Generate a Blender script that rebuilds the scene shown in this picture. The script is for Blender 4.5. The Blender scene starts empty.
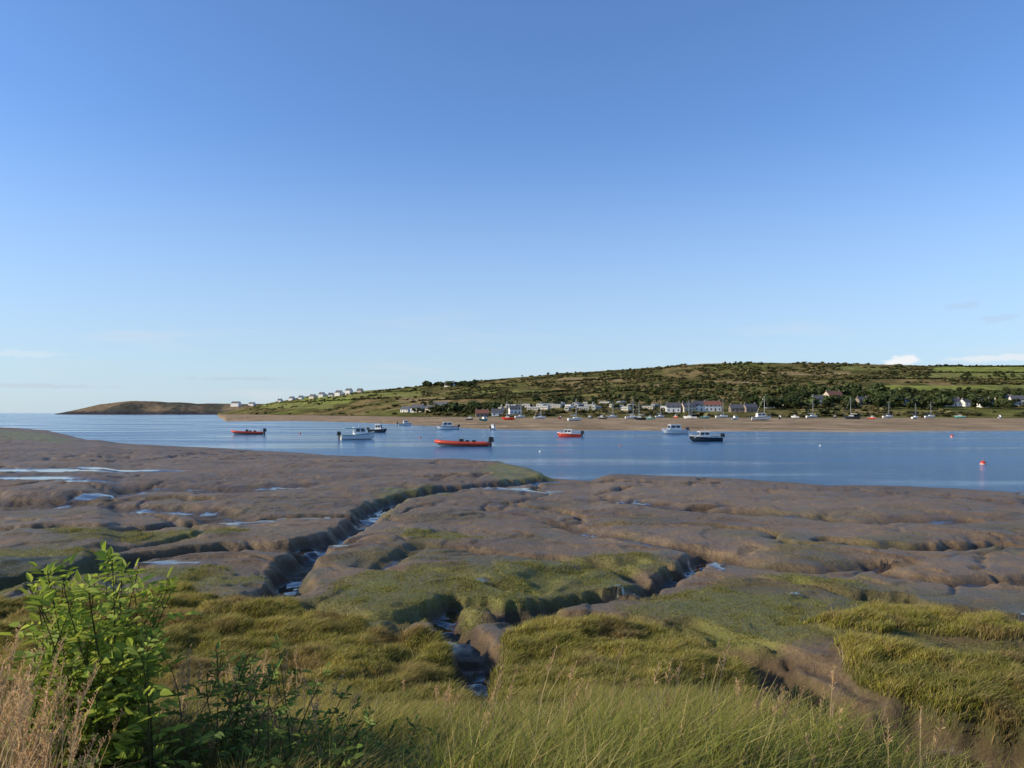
import bpy, numpy as np, math, random
rng=np.random.default_rng(7); random.seed(7)
FPX=770.0; CZ=5.0; HY=413.0
scene=bpy.context.scene
# ------------------------------------------------------------ numpy helpers
def sm(a,b,x):
    t=np.clip((np.asarray(x,float)-a)/(b-a),0,1); return t*t*(3-2*t)
_P=np.random.default_rng(3).permutation(256); _P=np.concatenate([_P,_P,_P])
_GC=np.cos(np.arange(256)*2*math.pi/256); _GS=np.sin(np.arange(256)*2*math.pi/256)
def perlin(x,y,seed=0):
    x=np.asarray(x,float)+seed*17.31; y=np.asarray(y,float)-seed*9.73
    xi=np.floor(x).astype(int); yi=np.floor(y).astype(int)
    xf=x-xi; yf=y-yi; xi&=255; yi&=255
    u=xf*xf*xf*(xf*(xf*6-15)+10); v=yf*yf*yf*(yf*(yf*6-15)+10)
    def g(ix,iy,dx,dy):
        h=_P[_P[ix&255]+(iy&255)]
        return _GC[h]*dx+_GS[h]*dy
    a=g(xi,yi,xf,yf); b=g(xi+1,yi,xf-1,yf); c=g(xi,yi+1,xf,yf-1); d=g(xi+1,yi+1,xf-1,yf-1)
    return ((a+(b-a)*u)+((c+(d-c)*u)-(a+(b-a)*u))*v)*1.5
def fbm(x,y,o=4,seed=0):
    s=0;a=1;t=0
    for i in range(o):
        s=s+a*perlin(x*2**i,y*2**i,seed+i*3); t+=a; a*=.5
    return s/t
def polyline_dist(x,y,pts):
    d=np.full(x.shape,1e9)
    for (ax,ay),(bx,by) in zip(pts[:-1],pts[1:]):
        ex,ey=bx-ax,by-ay; L=ex*ex+ey*ey+1e-9
        t=np.clip(((x-ax)*ex+(y-ay)*ey)/L,0,1)
        d=np.minimum(d,np.hypot(x-ax-t*ex,y-ay-t*ey))
    return d
def poly_sd(x,y,pts):   # negative inside
    d=polyline_dist(x,y,list(pts)+[pts[0]])
    ins=np.zeros(x.shape,bool)
    n=len(pts)
    for i in range(n):
        ax,ay=pts[i]; bx,by=pts[(i+1)%n]
        c=((ay>y)!=(by>y))&(x<(bx-ax)*(y-ay)/((by-ay)+1e-12)+ax)
        ins^=c
    return np.where(ins,-d,d)
# ------------------------------------------------------------ terrain survey tables (bearing, depression)
def dd(py): return CZ*FPX/(py-HY)
SH=[(-300,427),(0,429),(45,432),(62,436),(85,442),(200,447.5),(330,455),(430,460),(495,465),(525,470),(545,478.5),(590,481),(612,473),(700,477),(850,484.5),(1024,491),(1300,500)]
FA=[(225,421.5),(300,421),(400,424.5),(430,426),(480,429),(540,430.5),(700,431),(860,432),(1024,431),(1300,431)]
RI=[(222,412.5,1900),(240,409,1850),(262,404.5,1800),(300,398,1700),(360,391,1550),(400,388,1480),(430,385,1430),(470,381,1380),(520,377,1330),(620,369.5,1220),(700,364,1150),(760,362.5,1130),(850,363.5,1100),(950,366,1060),(1024,365,1050),(1400,366,1000)]
FO=[(222,1500),(262,1150),(300,950),(400,640),(520,530),(700,500),(1024,480),(1400,480)]
HL=[(55,414),(75,410),(100,404.5),(130,401.5),(160,401.5),(200,403.5),(235,404),(300,404),(330,413)]
def tab(px,T,k=1): return np.interp(px,[a[0] for a in T],[a[k] for a in T])
def bearing(x,y):
    px=512+FPX*x/np.maximum(y,.5)
    return np.clip(px,-300,1400)
def shore_s(x,y):
    px=bearing(x,y)
    return np.interp(px,[a[0] for a in SH],[dd(a[1]) for a in SH])-y
def base_h(x,y):
    x=np.asarray(x,float); y=np.asarray(y,float)
    px=bearing(x,y)
    s=shore_s(x,y)
    s=s+sm(25,60,y)*(1.6*perlin(x/9,y/9,5)+.8*perlin(x/3,y/3,6))
    zm=np.where(s>0,0.92*(1-np.exp(-np.maximum(s,0)/22)),np.maximum(0.07*s,-2.5))
    cl=np.maximum((1-sm(95,125,px))*(1-.5*sm(6,30,s)),sm(400,450,px)*(1-sm(536,556,px))*(1-sm(2,14,s)))
    zm=zm+cl*0.38*sm(0.0,1.6,s)
    # embankment
    P1=np.interp(y,[-10,2,3.5,5,7,9,11,13,16],[3.45,3.35,3.0,2.5,1.75,1.22,.95,.6,-3])
    P2=np.interp(y,[-10,1.5,3,4.5,6,9],[3.45,3.3,2.5,1.4,.8,-3])
    k=sm(2.1,2.8,x+.35*perlin(x/1.3,y/1.3,2))
    zb=P1*(1-k)+P2*k
    z=np.maximum(zm,zb)
    z=z+.08*np.exp(-((zm-zb)/.3)**2)*(y<20)
    # far side
    far=px>218
    fd=np.interp(px,[a[0] for a in FA],[dd(a[1]) for a in FA])
    fd=np.where(px<225,480+ (225-px)*60,fd)
    sf=y-fd+ 8*perlin(x/40,y/40,8)
    zfl=np.where(sf>0,2.4*(1-np.exp(-np.maximum(sf,0)/130)),np.maximum(.04*sf,-2.5))
    z=np.where(y>fd-60,np.maximum(zfl*far+(~far)*-2.5,-2.5),z)
    R=tab(px,RI,2); zr=CZ+(HY-tab(px,RI,1))/FPX*R; Fo=tab(px,FO)
    u=(y-Fo)/(R-Fo); uc=np.clip(u,0,1)
    prof=uc**1.2
    zh=zfl+(zr-zfl)*prof
    zh=zh+sm(.02,.3,uc)*(1-.75*uc)*(4.5*perlin(x/140,y/140,11)+2*perlin(x/50,y/50,12))
    zh=np.where(u>1,zr-(y-R)*.02,zh)
    z=np.where(far&(y>Fo),zh,z)
    # headland
    zt=CZ+(HY-tab(px,HL))/FPX*2600
    hm=(px>55)&(px<330)
    zz=-2.5+(zt+2.5)*sm(2380,2600,y+60*perlin(x/120,y/200,4))*(1-sm(2900,3500,y))+3*perlin(x/90,y/90,14)*sm(2400,2600,y)*sm(75,120,px)
    z=np.where(hm&(y>2380),np.maximum(z,zz),z)
    return z
_ym=np.concatenate([np.arange(2.5,30,.02),np.arange(30,120,.1),np.arange(120,400,.5)])
_yf=np.arange(180,3200,1.5)
def survey(px,py,far=False):
    ys=_yf if far else _ym
    x=(px-512)/FPX*ys; zr=CZ-(py-HY)/FPX*ys
    h=base_h(x,ys); hit=np.nonzero(h>=zr)[0]
    i=hit[0] if len(hit) else int(np.argmin(np.abs(h-zr)))
    return (float(x[i]),float(ys[i]))
def S(l): return [survey(*p) for p in l]
# creeks: (points, half width, bank, depth, wet)
CRE=[
 ([(548,479),(520,482),(480,485),(450,487),(420,491),(390,497),(372,507),(362,518),(345,530),(325,541),(302,553),(288,566),(290,577),(278,590),(258,602)],.20,.45,.46,.8),
 ([(372,512),(330,514),(280,516),(240,520),(180,522),(120,530),(60,526),(-20,530)],.2,.4,.30,.5),
 ([(340,532),(300,543),(220,545),(140,553),(90,566),(40,575),(-20,588)],.22,.4,.32,.6),
 ([(-20,497),(60,501),(130,505),(200,509),(240,519)],.3,.8,.24,.55),
 ([(708,550),(700,560),(660,578),(632,590),(600,592),(560,600),(520,607),(480,600),(455,598),(440,606),(452,622),(470,640),(482,655),(474,672),(470,690)],.22,.28,.36,.9),
 ([(440,606),(400,617),(360,618),(330,606),(310,600)],.12,.3,.2,.6),
 ([(520,607),(560,618),(610,619),(650,628),(700,642),(740,655),(775,675),(812,700),(850,738),(880,790)],.42,.42,.56,.15),
 ([(1060,622),(1000,616),(950,612),(905,603),(880,594)],.4,.25,.38,.7),
 ([(830,538),(880,546),(930,546),(1000,541),(1060,548)],.3,.4,.30,.2),
 ([(560,522),(600,532),(660,545),(708,550),(760,562),(820,566),(880,560)],.12,.5,.18,.4),
 ([(380,560),(420,545),(470,548),(530,556),(600,562),(640,575)],.1,.4,.18,.3),
 ([(60,500),(90,492),(150,487),(230,489),(300,484)],.25,.9,.18,.5),
 ([(870,790),(885,750),(915,722),(1000,742),(1060,770)],.35,.4,.40,.1),
 ([(870,560),(900,575),(960,580),(1050,575)],.1,.4,.2,.3),
 ([(600,498),(680,508),(760,512),(860,520),(960,518)],.15,.7,.18,.3),
]
CRE=[(S(p),a,b,c,d) for p,a,b,c,d in CRE]
GR=[ # (polygon, lift)
 ([(-60,612),(40,606),(100,603),(200,604),(270,612),(330,622),(395,640),(440,642),(455,655),(455,680),(460,700),(470,790),(-400,1400),(-400,700)],.20),
 ([(486,700),(488,672),(497,652),(520,641),(560,634),(600,633),(650,630),(700,645),(745,664),(790,690),(815,720),(828,760),(835,900),(480,1300),(480,760)],.24),
 ([(835,650),(900,660),(950,668),(1040,680),(1200,690),(1200,900),(1030,900),(1010,740),(930,720),(870,690)],.18),
 ([(790,630),(830,614),(880,612),(940,622),(1040,642),(1200,656),(1200,664),(1040,654),(950,646),(870,640)],.12),
 ([(-80,566),(30,558),(125,558),(120,572),(40,584),(-20,592),(-80,596)],.08),
]
GR=[(S(p) if min(q[1] for q in p)>0 else p,l) for p,l in GR]
AL=[[(320,600),(350,575),(420,564),(520,564),(600,570),(630,582),(560,598),(470,614),(380,622)],
    [(640,602),(700,586),(790,594),(850,618),(830,645),(780,655),(700,642),(655,627)],
    [(-60,556),(40,550),(130,554),(130,584),(-60,600)],
    [(360,508),(385,488),(430,486),(455,490),(400,500),(380,518)],
    [(480,470),(545,474),(550,480),(500,480)],[(0,430),(40,433),(75,440),(60,443),(0,438)],
    [(520,622),(600,618),(660,630),(740,665),(700,650),(600,636),(520,640)],[(150,590),(260,600),(330,606),(400,628),(440,640),(300,625),(150,600)],
    [(830,640),(900,640),(1040,660),(1040,690),(900,670)],[(850,600),(940,610),(900,616),(840,614)],[(60,532),(230,528),(240,533),(80,540)],
    [(400,532),(450,530),(470,538),(420,542)],[(560,560),(640,556),(670,566),(600,572)],[(780,575),(860,578),(850,586),(790,584)],[(150,570),(230,566),(250,580),(170,590)]]
AL=[S(p) for p in AL]
POOL=[(40,470,5,1.6),(118,470,4,1.2),(25,478,4.5,1.1),(85,481,2,.8),(795,593,.22,.25),(520,489,2.2,1.0),(1000,617,1.6,.5),(480,580,.3,.35),(705,560,.45,1.1),(632,588,.6,.8),(240,521,1.3,.9),(300,517,1.2,.5),(160,562,1.0,.3),(480,657,.2,.6),(330,545,.6,.4),(452,604,.3,.3),(880,560,.5,.25),(620,500,.9,.5)]
POOL=[(*survey(a,b),c,d) for a,b,c,d in POOL]
def terrain(x,y,want=False):
    x=np.asarray(x,float); y=np.asarray(y,float)
    b=base_h(x,y); z=b.copy()
    near=(y<250)&(y>-60)
    wet=np.zeros_like(z); grass=np.zeros_like(z); alg=np.zeros_like(z); carve=np.zeros_like(z)
    xn=x[near]; yn=y[near]
    if xn.size:
        bn=b[near]; s=shore_s(xn,yn)
        flat=sm(0,4,s)*(1-sm(1.15,1.6,bn))      # mudflat mask
        zz=bn+flat*(.11*fbm(xn/6.5,yn/6.5,3,21)+.045*fbm(xn/1.3,yn/1.3,4,31)+.010*fbm(xn*2.6,yn*2.6,2,33))
        wx=xn+1.6*perlin(xn/3.5,yn/3.5,41)+.35*perlin(xn/.8,yn/.8,44); wy=yn+1.6*perlin(xn/3.5,yn/3.5,42)+.35*perlin(xn/.8,yn/.8,45)
        n1=np.abs(perlin(wx/8.5,wy/8.5,43)); gt=sm(-.15,.2,perlin(xn/19,yn/19,46))
        c1=(1-sm(.008,.085,n1))*gt
        n2=np.abs(perlin(wx/3.7,wy/3.7,53)); gt2=sm(-.05,.3,perlin(xn/11,yn/11,56))
        c2=(1-sm(.0,.11,n2))*gt2
        # terrace scarps: small steps in the mud
        tq=fbm(wx/7,wy/5,3,57)*5; ti=np.floor(tq); tf=tq-ti; terr=(ti+sm(.0,.14,tf))*.05
        zz+=flat*(1-sm(60,120,yn))*terr
        zz-=flat*(.22*c1+.10*c2)
        wr=.28*perlin(xn/.9,yn/.9,61)+.14*perlin(xn/.3,yn/.3,62)
        cv=np.zeros_like(zz); wt=np.zeros_like(zz)
        for pts,hw,bk,dp,wf in CRE:
            d=polyline_dist(xn,yn,pts)
            fs=1+sm(20,60,yn)*1.6
            d2=d/fs+wr*np.minimum(1,hw*2.0+.2)
            c=1-sm(hw,hw+bk,d2)
            zz-=.08*np.exp(-(d/(hw+bk)/fs/1.8)**2)*flat
            cv=np.maximum(cv,c*dp)
            pt=sm(.05,.22,perlin(xn/2.3,yn/2.3,70+int(hw*50))+wf*.55-.18)
            wt=np.maximum(wt,sm(.95,.998,c)*pt)
        zz-=cv
        zz+=fbm(xn/.28,yn/.28,3,81)*.06*sm(.05,.2,cv)*(1-wt)*(1-.5*sm(16,22,yn))
        g=np.zeros_like(zz)
        for pts,l in GR:
            sd=poly_sd(xn+.4*perlin(xn/.9,yn/.9,91)+.15*perlin(xn/.3,yn/.3,93),yn+.4*perlin(xn/.9,yn/.9,92),pts)
            gg=1-sm(-.22,.12,sd)
            zz+=l*gg*(1-sm(0.05,.2,cv)); g=np.maximum(g,gg)
        g=np.maximum(g,sm(1.25,1.6,bn)*(yn<14))
        g=g*(1-sm(.08,.26,cv))
        zz+=g*(.16*fbm(xn/1.5,yn/1.5,3,95)+.05*perlin(xn/.5,yn/.5,96))
        a=np.zeros_like(zz)
        for pts in AL:
            sd=poly_sd(xn,yn,pts); a=np.maximum(a,1-sm(-.5,.6,sd+1.0*fbm(xn/1.1,yn/1.1,3,97)))
        a*=(1-sm(.1,.3,cv))
        for (cx,cy,rx,ry) in POOL:
            q=np.hypot((xn-cx)/rx,(yn-cy)/ry)+.9*fbm(xn/rx*1.4,yn/ry*1.4,3,99)
            k=1-sm(.75,.95,q)
            inn=k*(q<2)
            low=np.where(cv>.15,zz,bn-.02)
            zz=zz*(1-inn)+low*inn; wt=np.maximum(wt,inn)
        z[near]=zz; wet[near]=wt; grass[near]=g; alg[near]=a; carve[near]=cv+flat*(.22*c1+.10*c2)
    if want: return z,wet,grass,alg,carve,b
    return z
# ------------------------------------------------------------ mesh helpers
def np_mesh(name,V,Q,mats=(),col=None,attrs=None,smooth=False,midx=None,parent=None):
    V=np.ascontiguousarray(V,dtype=np.float32); Q=np.ascontiguousarray(Q,dtype=np.int32)
    me=bpy.data.meshes.new(name); me.vertices.add(len(V)); me.vertices.foreach_set('co',V.ravel())
    k=Q.shape[1]; me.loops.add(Q.size); me.loops.foreach_set('vertex_index',Q.ravel())
    me.polygons.add(len(Q)); me.polygons.foreach_set('loop_start',np.arange(0,Q.size,k,dtype=np.int32))
    if midx is not None: me.polygons.foreach_set('material_index',np.ascontiguousarray(midx,dtype=np.int32))
    me.polygons.foreach_set('use_smooth',np.full(len(Q),smooth))
    me.update(calc_edges=True)
    if col is not None:
        a=me.color_attributes.new('Col','FLOAT_COLOR','POINT')
        c=np.ones((len(V),4),dtype=np.float32); c[:,:3]=col; a.data.foreach_set('color',c.ravel())
    for kx,v in (attrs or {}).items():
        a=me.attributes.new(kx,'FLOAT','POINT'); a.data.foreach_set('value',np.ascontiguousarray(v,dtype=np.float32))
    for m in mats: me.materials.append(m)
    ob=bpy.data.objects.new(name,me); scene.collection.objects.link(ob)
    if parent: ob.parent=parent
    return ob
def part(name,V,Fc,mat,parent=None,smooth=False):
    me=bpy.data.meshes.new(name); me.from_pydata([tuple(v) for v in V],[],Fc); me.update()
    if smooth: me.polygons.foreach_set('use_smooth',[True]*len(me.polygons))
    me.materials.append(mat)
    ob=bpy.data.objects.new(name,me); scene.collection.objects.link(ob); ob.parent=parent
    return ob
def boxvf(x0,x1,y0,y1,z0,z1,tx=0,ty=0):
    V=[(x0,y0,z0),(x1,y0,z0),(x1,y1,z0),(x0,y1,z0),(x0+tx,y0+ty,z1),(x1-tx,y0+ty,z1),(x1-tx,y1-ty,z1),(x0+tx,y1-ty,z1)]
    return V,[(0,3,2,1),(4,5,6,7),(0,1,5,4),(1,2,6,5),(2,3,7,6),(3,0,4,7)]
def merge(*vf):
    V=[];Fc=[]
    for v,f in vf:
        o=len(V); V+=list(v); Fc+=[tuple(i+o for i in q) for q in f]
    return V,Fc
def tube(pts,rad,n=8):
    V=[];Fc=[]; pts=[np.array(p,float) for p in pts]
    rad=rad if hasattr(rad,'__len__') else [rad]*len(pts)
    for i,p in enumerate(pts):
        t=pts[min(i+1,len(pts)-1)]-pts[max(i-1,0)]; t/=np.linalg.norm(t)+1e-9
        a=np.cross(t,[0,0,1]) if abs(t[2])<.9 else np.cross(t,[1,0,0]); a/=np.linalg.norm(a); b=np.cross(t,a)
        for j in range(n):
            w=2*math.pi*j/n; V.append(tuple(p+rad[i]*(math.cos(w)*a+math.sin(w)*b)))
    for i in range(len(pts)-1):
        for j in range(n):
            Fc.append((i*n+j,i*n+(j+1)%n,(i+1)*n+(j+1)%n,(i+1)*n+j))
    Fc.append(tuple(range(n))[::-1]); Fc.append(tuple(range((len(pts)-1)*n,len(pts)*n)))
    return V,Fc
def empty(name,loc,rz=0):
    e=bpy.data.objects.new(name,None); scene.collection.objects.link(e); e.location=loc; e.rotation_euler=(0,0,rz); e.empty_display_size=.5
    return e
# ------------------------------------------------------------ materials
def mat(name,col,rough=.6,metal=0,noise=.12,scale=3.0,spec=.5):
    m=bpy.data.materials.new(name); m.use_nodes=True; nt=m.node_tree; bs=nt.nodes['Principled BSDF']
    tc=nt.nodes.new('ShaderNodeTexCoord'); nz=nt.nodes.new('ShaderNodeTexNoise'); nz.inputs['Scale'].default_value=scale; nz.inputs['Detail'].default_value=5
    nt.links.new(tc.outputs['Object'],nz.inputs['Vector'])
    mp=nt.nodes.new('ShaderNodeMapRange'); mp.inputs['To Min'].default_value=1-noise*2; mp.inputs['To Max'].default_value=1+noise*2
    nt.links.new(nz.outputs['Fac'],mp.inputs['Value'])
    mx=nt.nodes.new('ShaderNodeVectorMath'); mx.operation='SCALE'; mx.inputs[0].default_value=col; nt.links.new(mp.outputs[0],mx.inputs['Scale'])
    nt.links.new(mx.outputs[0],bs.inputs['Base Color'])
    bs.inputs['Roughness'].default_value=rough; bs.inputs['Metallic'].default_value=metal; bs.inputs['Specular IOR Level'].default_value=spec
    return m
def leafmat(name,trans=.35,rough=.55,gl=.12):
    m=bpy.data.materials.new(name); m.use_nodes=True; nt=m.node_tree; nt.nodes.clear()
    o=nt.nodes.new('ShaderNodeOutputMaterial'); at=nt.nodes.new('ShaderNodeVertexColor'); at.layer_name='Col'
    d=nt.nodes.new('ShaderNodeBsdfDiffuse'); t=nt.nodes.new('ShaderNodeBsdfTranslucent'); g=nt.nodes.new('ShaderNodeBsdfGlossy'); g.inputs['Roughness'].default_value=rough
    g.inputs['Color'].default_value=(.5,.5,.5,1)
    m1=nt.nodes.new('ShaderNodeMixShader'); m1.inputs[0].default_value=trans; m2=nt.nodes.new('ShaderNodeMixShader'); m2.inputs[0].default_value=gl
    hs=nt.nodes.new('ShaderNodeHueSaturation'); hs.inputs['Hue'].default_value=.485; hs.inputs['Value'].default_value=1.35
    nt.links.new(at.outputs[0],d.inputs[0]); nt.links.new(at.outputs[0],hs.inputs['Color']); nt.links.new(hs.outputs[0],t.inputs[0])
    nt.links.new(d.outputs[0],m1.inputs[1]); nt.links.new(t.outputs[0],m1.inputs[2]); nt.links.new(m1.outputs[0],m2.inputs[1]); nt.links.new(g.outputs[0],m2.inputs[2])
    nt.links.new(m2.outputs[0],o.inputs[0])
    return m
M=dict(
 white=mat('white_gelcoat',(.78,.78,.75),.3), red=mat('red_paint',(.55,.045,.02),.4), orange=mat('orange_tube',(.55,.06,.02),.5),
 glass=mat('dark_glass',(.02,.025,.03),.1), black=mat('black_plastic',(.02,.02,.022),.35), grey=mat('grey_deck',(.3,.3,.3),.6),
 navy=mat('dark_hull',(.02,.03,.045),.35), teal=mat('teal_trim',(.05,.3,.28),.4), alu=mat('aluminium',(.55,.55,.56),.35,.8),
 wall=mat('white_render',(.76,.74,.70),.8,0,.05,.6), cream=mat('cream_render',(.55,.48,.37),.8,0,.05,.6), stone=mat('stone_wall',(.27,.22,.17),.85,0,.2,2),
 slate=mat('slate_roof',(.09,.09,.1),.7,0,.2,1.5), rroof=mat('tile_roof',(.22,.09,.06),.8,0,.2,1.5), cara=mat('caravan_cladding',(.50,.50,.44),.6,0,.04,.8),
 sail=mat('sail_cover_blue',(.03,.08,.25),.7), wood=mat('door_wood',(.12,.07,.04),.6), yellow=mat('yellow_paint',(.6,.4,.04),.4))
# ground material
def ground_material():
    m=bpy.data.materials.new('ground_mud_and_turf'); m.use_nodes=True; nt=m.node_tree; N=nt.nodes; L=nt.links; bs=N['Principled BSDF']
    at=N.new('ShaderNodeVertexColor'); at.layer_name='Col'
    wt=N.new('ShaderNodeAttribute'); wt.attribute_name='wet'; fa=N.new('ShaderNodeAttribute'); fa.attribute_name='far'
    tc=N.new('ShaderNodeTexCoord')
    def nz(s,d,r=.55):
        n=N.new('ShaderNodeTexNoise'); n.inputs['Scale'].default_value=s; n.inputs['Detail'].default_value=d; n.inputs['Roughness'].default_value=r
        L.new(tc.outputs['Object'],n.inputs['Vector']); return n
    def mr(src,a,b,c,d):
        q=N.new('ShaderNodeMapRange'); q.inputs['From Min'].default_value=a; q.inputs['From Max'].default_value=b; q.inputs['To Min'].default_value=c; q.inputs['To Max'].default_value=d
        L.new(src,q.inputs['Value']); return q.outputs[0]
    def ma(op,a,b):
        q=N.new('ShaderNodeMath'); q.operation=op
        for i,v in enumerate((a,b)):
            if isinstance(v,(int,float)): q.inputs[i].default_value=v
            else: L.new(v,q.inputs[i])
        return q.outputs[0]
    n1=nz(14,6,.65); n2=nz(1.1,5); n3=nz(.06,8,.7)
    f=ma('MULTIPLY',mr(n1.outputs['Fac'],.25,.75,.66,1.34),mr(n2.outputs['Fac'],.3,.7,.76,1.24))
    ff=mr(n3.outputs['Fac'],.32,.68,.5,1.5)
    mixf=N.new('ShaderNodeMix'); mixf.data_type='FLOAT'; L.new(fa.outputs['Fac'],mixf.inputs[0]); L.new(f,mixf.inputs[2]); L.new(ff,mixf.inputs[3])
    wd=mr(wt.outputs['Fac'],0,1,1,.35); tot=ma('MULTIPLY',mixf.outputs[0],wd)
    sc=N.new('ShaderNodeVectorMath'); sc.operation='SCALE'; L.new(at.outputs[0],sc.inputs[0]); L.new(tot,sc.inputs['Scale']); L.new(sc.outputs[0],bs.inputs['Base Color'])
    r0=mr(n2.outputs['Fac'],.3,.7,.36,.70); mixr=N.new('ShaderNodeMix'); mixr.data_type='FLOAT'; L.new(wt.outputs['Fac'],mixr.inputs[0]); L.new(r0,mixr.inputs[2]); mixr.inputs[3].default_value=.06
    mr2=N.new('ShaderNodeMix'); mr2.data_type='FLOAT'; L.new(fa.outputs['Fac'],mr2.inputs[0]); L.new(mixr.outputs[0],mr2.inputs[2]); mr2.inputs[3].default_value=1.0
    L.new(mr2.outputs[0],bs.inputs['Roughness'])
    sp=mr(fa.outputs['Fac'],0,1,.24,0.0); wsp=ma('MULTIPLY',wt.outputs['Fac'],.3); L.new(ma('ADD',sp,wsp),bs.inputs['Specular IOR Level'])
    n4=nz(4.5,9,.70)
    inv=ma('SUBTRACT',1,wt.outputs['Fac'])
    bp=N.new('ShaderNodeBump'); bp.inputs['Distance'].default_value=.11; L.new(n4.outputs['Fac'],bp.inputs['Height']); L.new(ma('MULTIPLY',inv,ma('SUBTRACT',1,fa.outputs['Fac'])),bp.inputs['Strength'])
    n5=nz(.05,9,.7); b2=N.new('ShaderNodeBump'); b2.inputs['Distance'].default_value=9; L.new(n5.outputs['Fac'],b2.inputs['Height']); L.new(fa.outputs['Fac'],b2.inputs['Strength']); L.new(bp.outputs[0],b2.inputs['Normal'])
    L.new(b2.outputs[0],bs.inputs['Normal'])
    return m
# ------------------------------------------------------------ ground sheet
rows=list(np.arange(-45,2,.7)); y=2.0
while y<7000:
    rows.append(y)
    y+=max(.06,min(y*y/5000,y/110)) if y<420 else max(3.8,y/170)
rows=np.array(rows); u=np.linspace(-1.12,1.12,1150)
Y=np.repeat(rows,len(u)); X=(u[None,:]*(np.maximum(rows,0)*.95+14)[:,None]).ravel()
Z,wet,grass,alg,carve,bh=terrain(X,Y,True)
nr,nc=len(rows),len(u)
i=np.arange(nr-1)[:,None]*nc+np.arange(nc-1)[None,:]
Q=np.stack([i,i+1,i+1+nc,i+nc],-1).reshape(-1,4)
def lerp(a,b,k): return a*(1-k[:,None])+b*k[:,None]
C=np.tile(np.array([.165,.112,.060]),(len(X),1))
nm=fbm(X/12,Y/12,4,101); nf=fbm(X/1.5,Y/1.5,4,102)
C=C*(1+.35*nm+.30*nf)[:,None]
pxg=bearing(X,Y); sS=shore_s(X,Y)
C=lerp(C,np.array([.225,.155,.088]),.6*sm(.05,.45,fbm(X/16,Y/7,3,103)+.2)*sm(3,12,sS))
C=lerp(C,np.array([.085,.060,.036]),.6*(1-sm(-1,3,sS))*(Y<260))
C=lerp(C,np.array([.078,.052,.029]),.85*sm(.04,.22,carve))
C=lerp(C,np.array([.11,.105,.036]),.6*sm(-.05,.3,fbm(X/4,Y/4,4,104))*(1-sm(18,50,Y)))
C=lerp(C,np.array([.16,.165,.036]),np.clip(alg*(.7+.6*nf),0,1)*.95)
C=lerp(C,np.array([.085,.08,.028]),grass)
far=sm(190,230,Y)
# far shore sand / hill
px=pxg; R=tab(px,RI,2); Fo=tab(px,FO); uu=(Y-Fo)/(R-Fo)
sand=np.array([.39,.29,.19])*(1+.18*fbm(X/30,Y/60,3,110))[:,None]
isfar=(Y>195)&(px>215)&(Z>-.3)&(sS<-20)
C=np.where(isfar[:,None],sand,C)
C=lerp(C,np.array([.16,.145,.07]),sm(-.10,-.02,uu+.05*perlin(X/60,Y/60,111))*isfar)
pyv=HY-(Z-CZ)/np.maximum(Y,1)*FPX
h1=fbm(X/90,Y/160,5,112); h2=fbm(X/25,Y/50,4,113)
hill=np.tile(np.array([.145,.13,.048]),(len(X),1))
hill=lerp(hill,np.array([.30,.215,.10]),sm(-.05,.3,h1)*.8)
hill=lerp(hill,np.array([.07,.075,.028]),sm(.0,.22,h2)*.75)
hill=lerp(hill,np.array([.20,.22,.06]),sm(.15,.35,fbm(X/110,Y/200,3,115))*.5)
def field(x0,x1,y0,y1,w=1.0):
    return sm(x0-4,x0,px+2*h2*4)*(1-sm(x1,x1+4,px+2*h2*4))*sm(y0-w,y0,pyv+h2*.6)*(1-sm(y1,y1+w,pyv+h2*.6))
G1=np.array([.28,.32,.08]); G2=np.array([.24,.25,.08]); BR=np.array([.34,.25,.13])
for a in [(935,1400,367.5,371.5,G1),(905,1400,373.5,378,G2),(880,1000,386,390,G1),(985,1400,385,388,G2),(300,350,397,403,G1),(350,420,391,397,G2),(262,300,402,407,G2),(930,1040,395,398,G1),(560,640,378,381,BR),(700,760,381,384,BR),(480,540,391,395,G2),(640,700,385,388,BR),(760,850,372,374.5,BR),(270,330,404,408,G2),(400,450,398,402,BR),(835,900,367,369.5,G2)]:
    hill=lerp(hill,a[4],field(*a[:4])*.8)
C=np.where((isfar&(uu>0))[:,None],hill,C)
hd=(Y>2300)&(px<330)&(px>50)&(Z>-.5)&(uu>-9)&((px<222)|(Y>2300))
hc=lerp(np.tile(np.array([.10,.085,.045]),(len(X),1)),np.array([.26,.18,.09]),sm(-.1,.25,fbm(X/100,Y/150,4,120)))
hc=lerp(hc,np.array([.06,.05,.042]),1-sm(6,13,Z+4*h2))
hc=hc*.8+np.array([.03,.045,.07])*.45  # bluish distance haze mixed into the headland's vertex colour
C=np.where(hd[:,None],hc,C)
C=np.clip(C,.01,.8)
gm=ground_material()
np_mesh('ground',np.stack([X,Y,Z],1),Q,[gm],C,{'wet':wet,'far':far},smooth=True)
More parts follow.
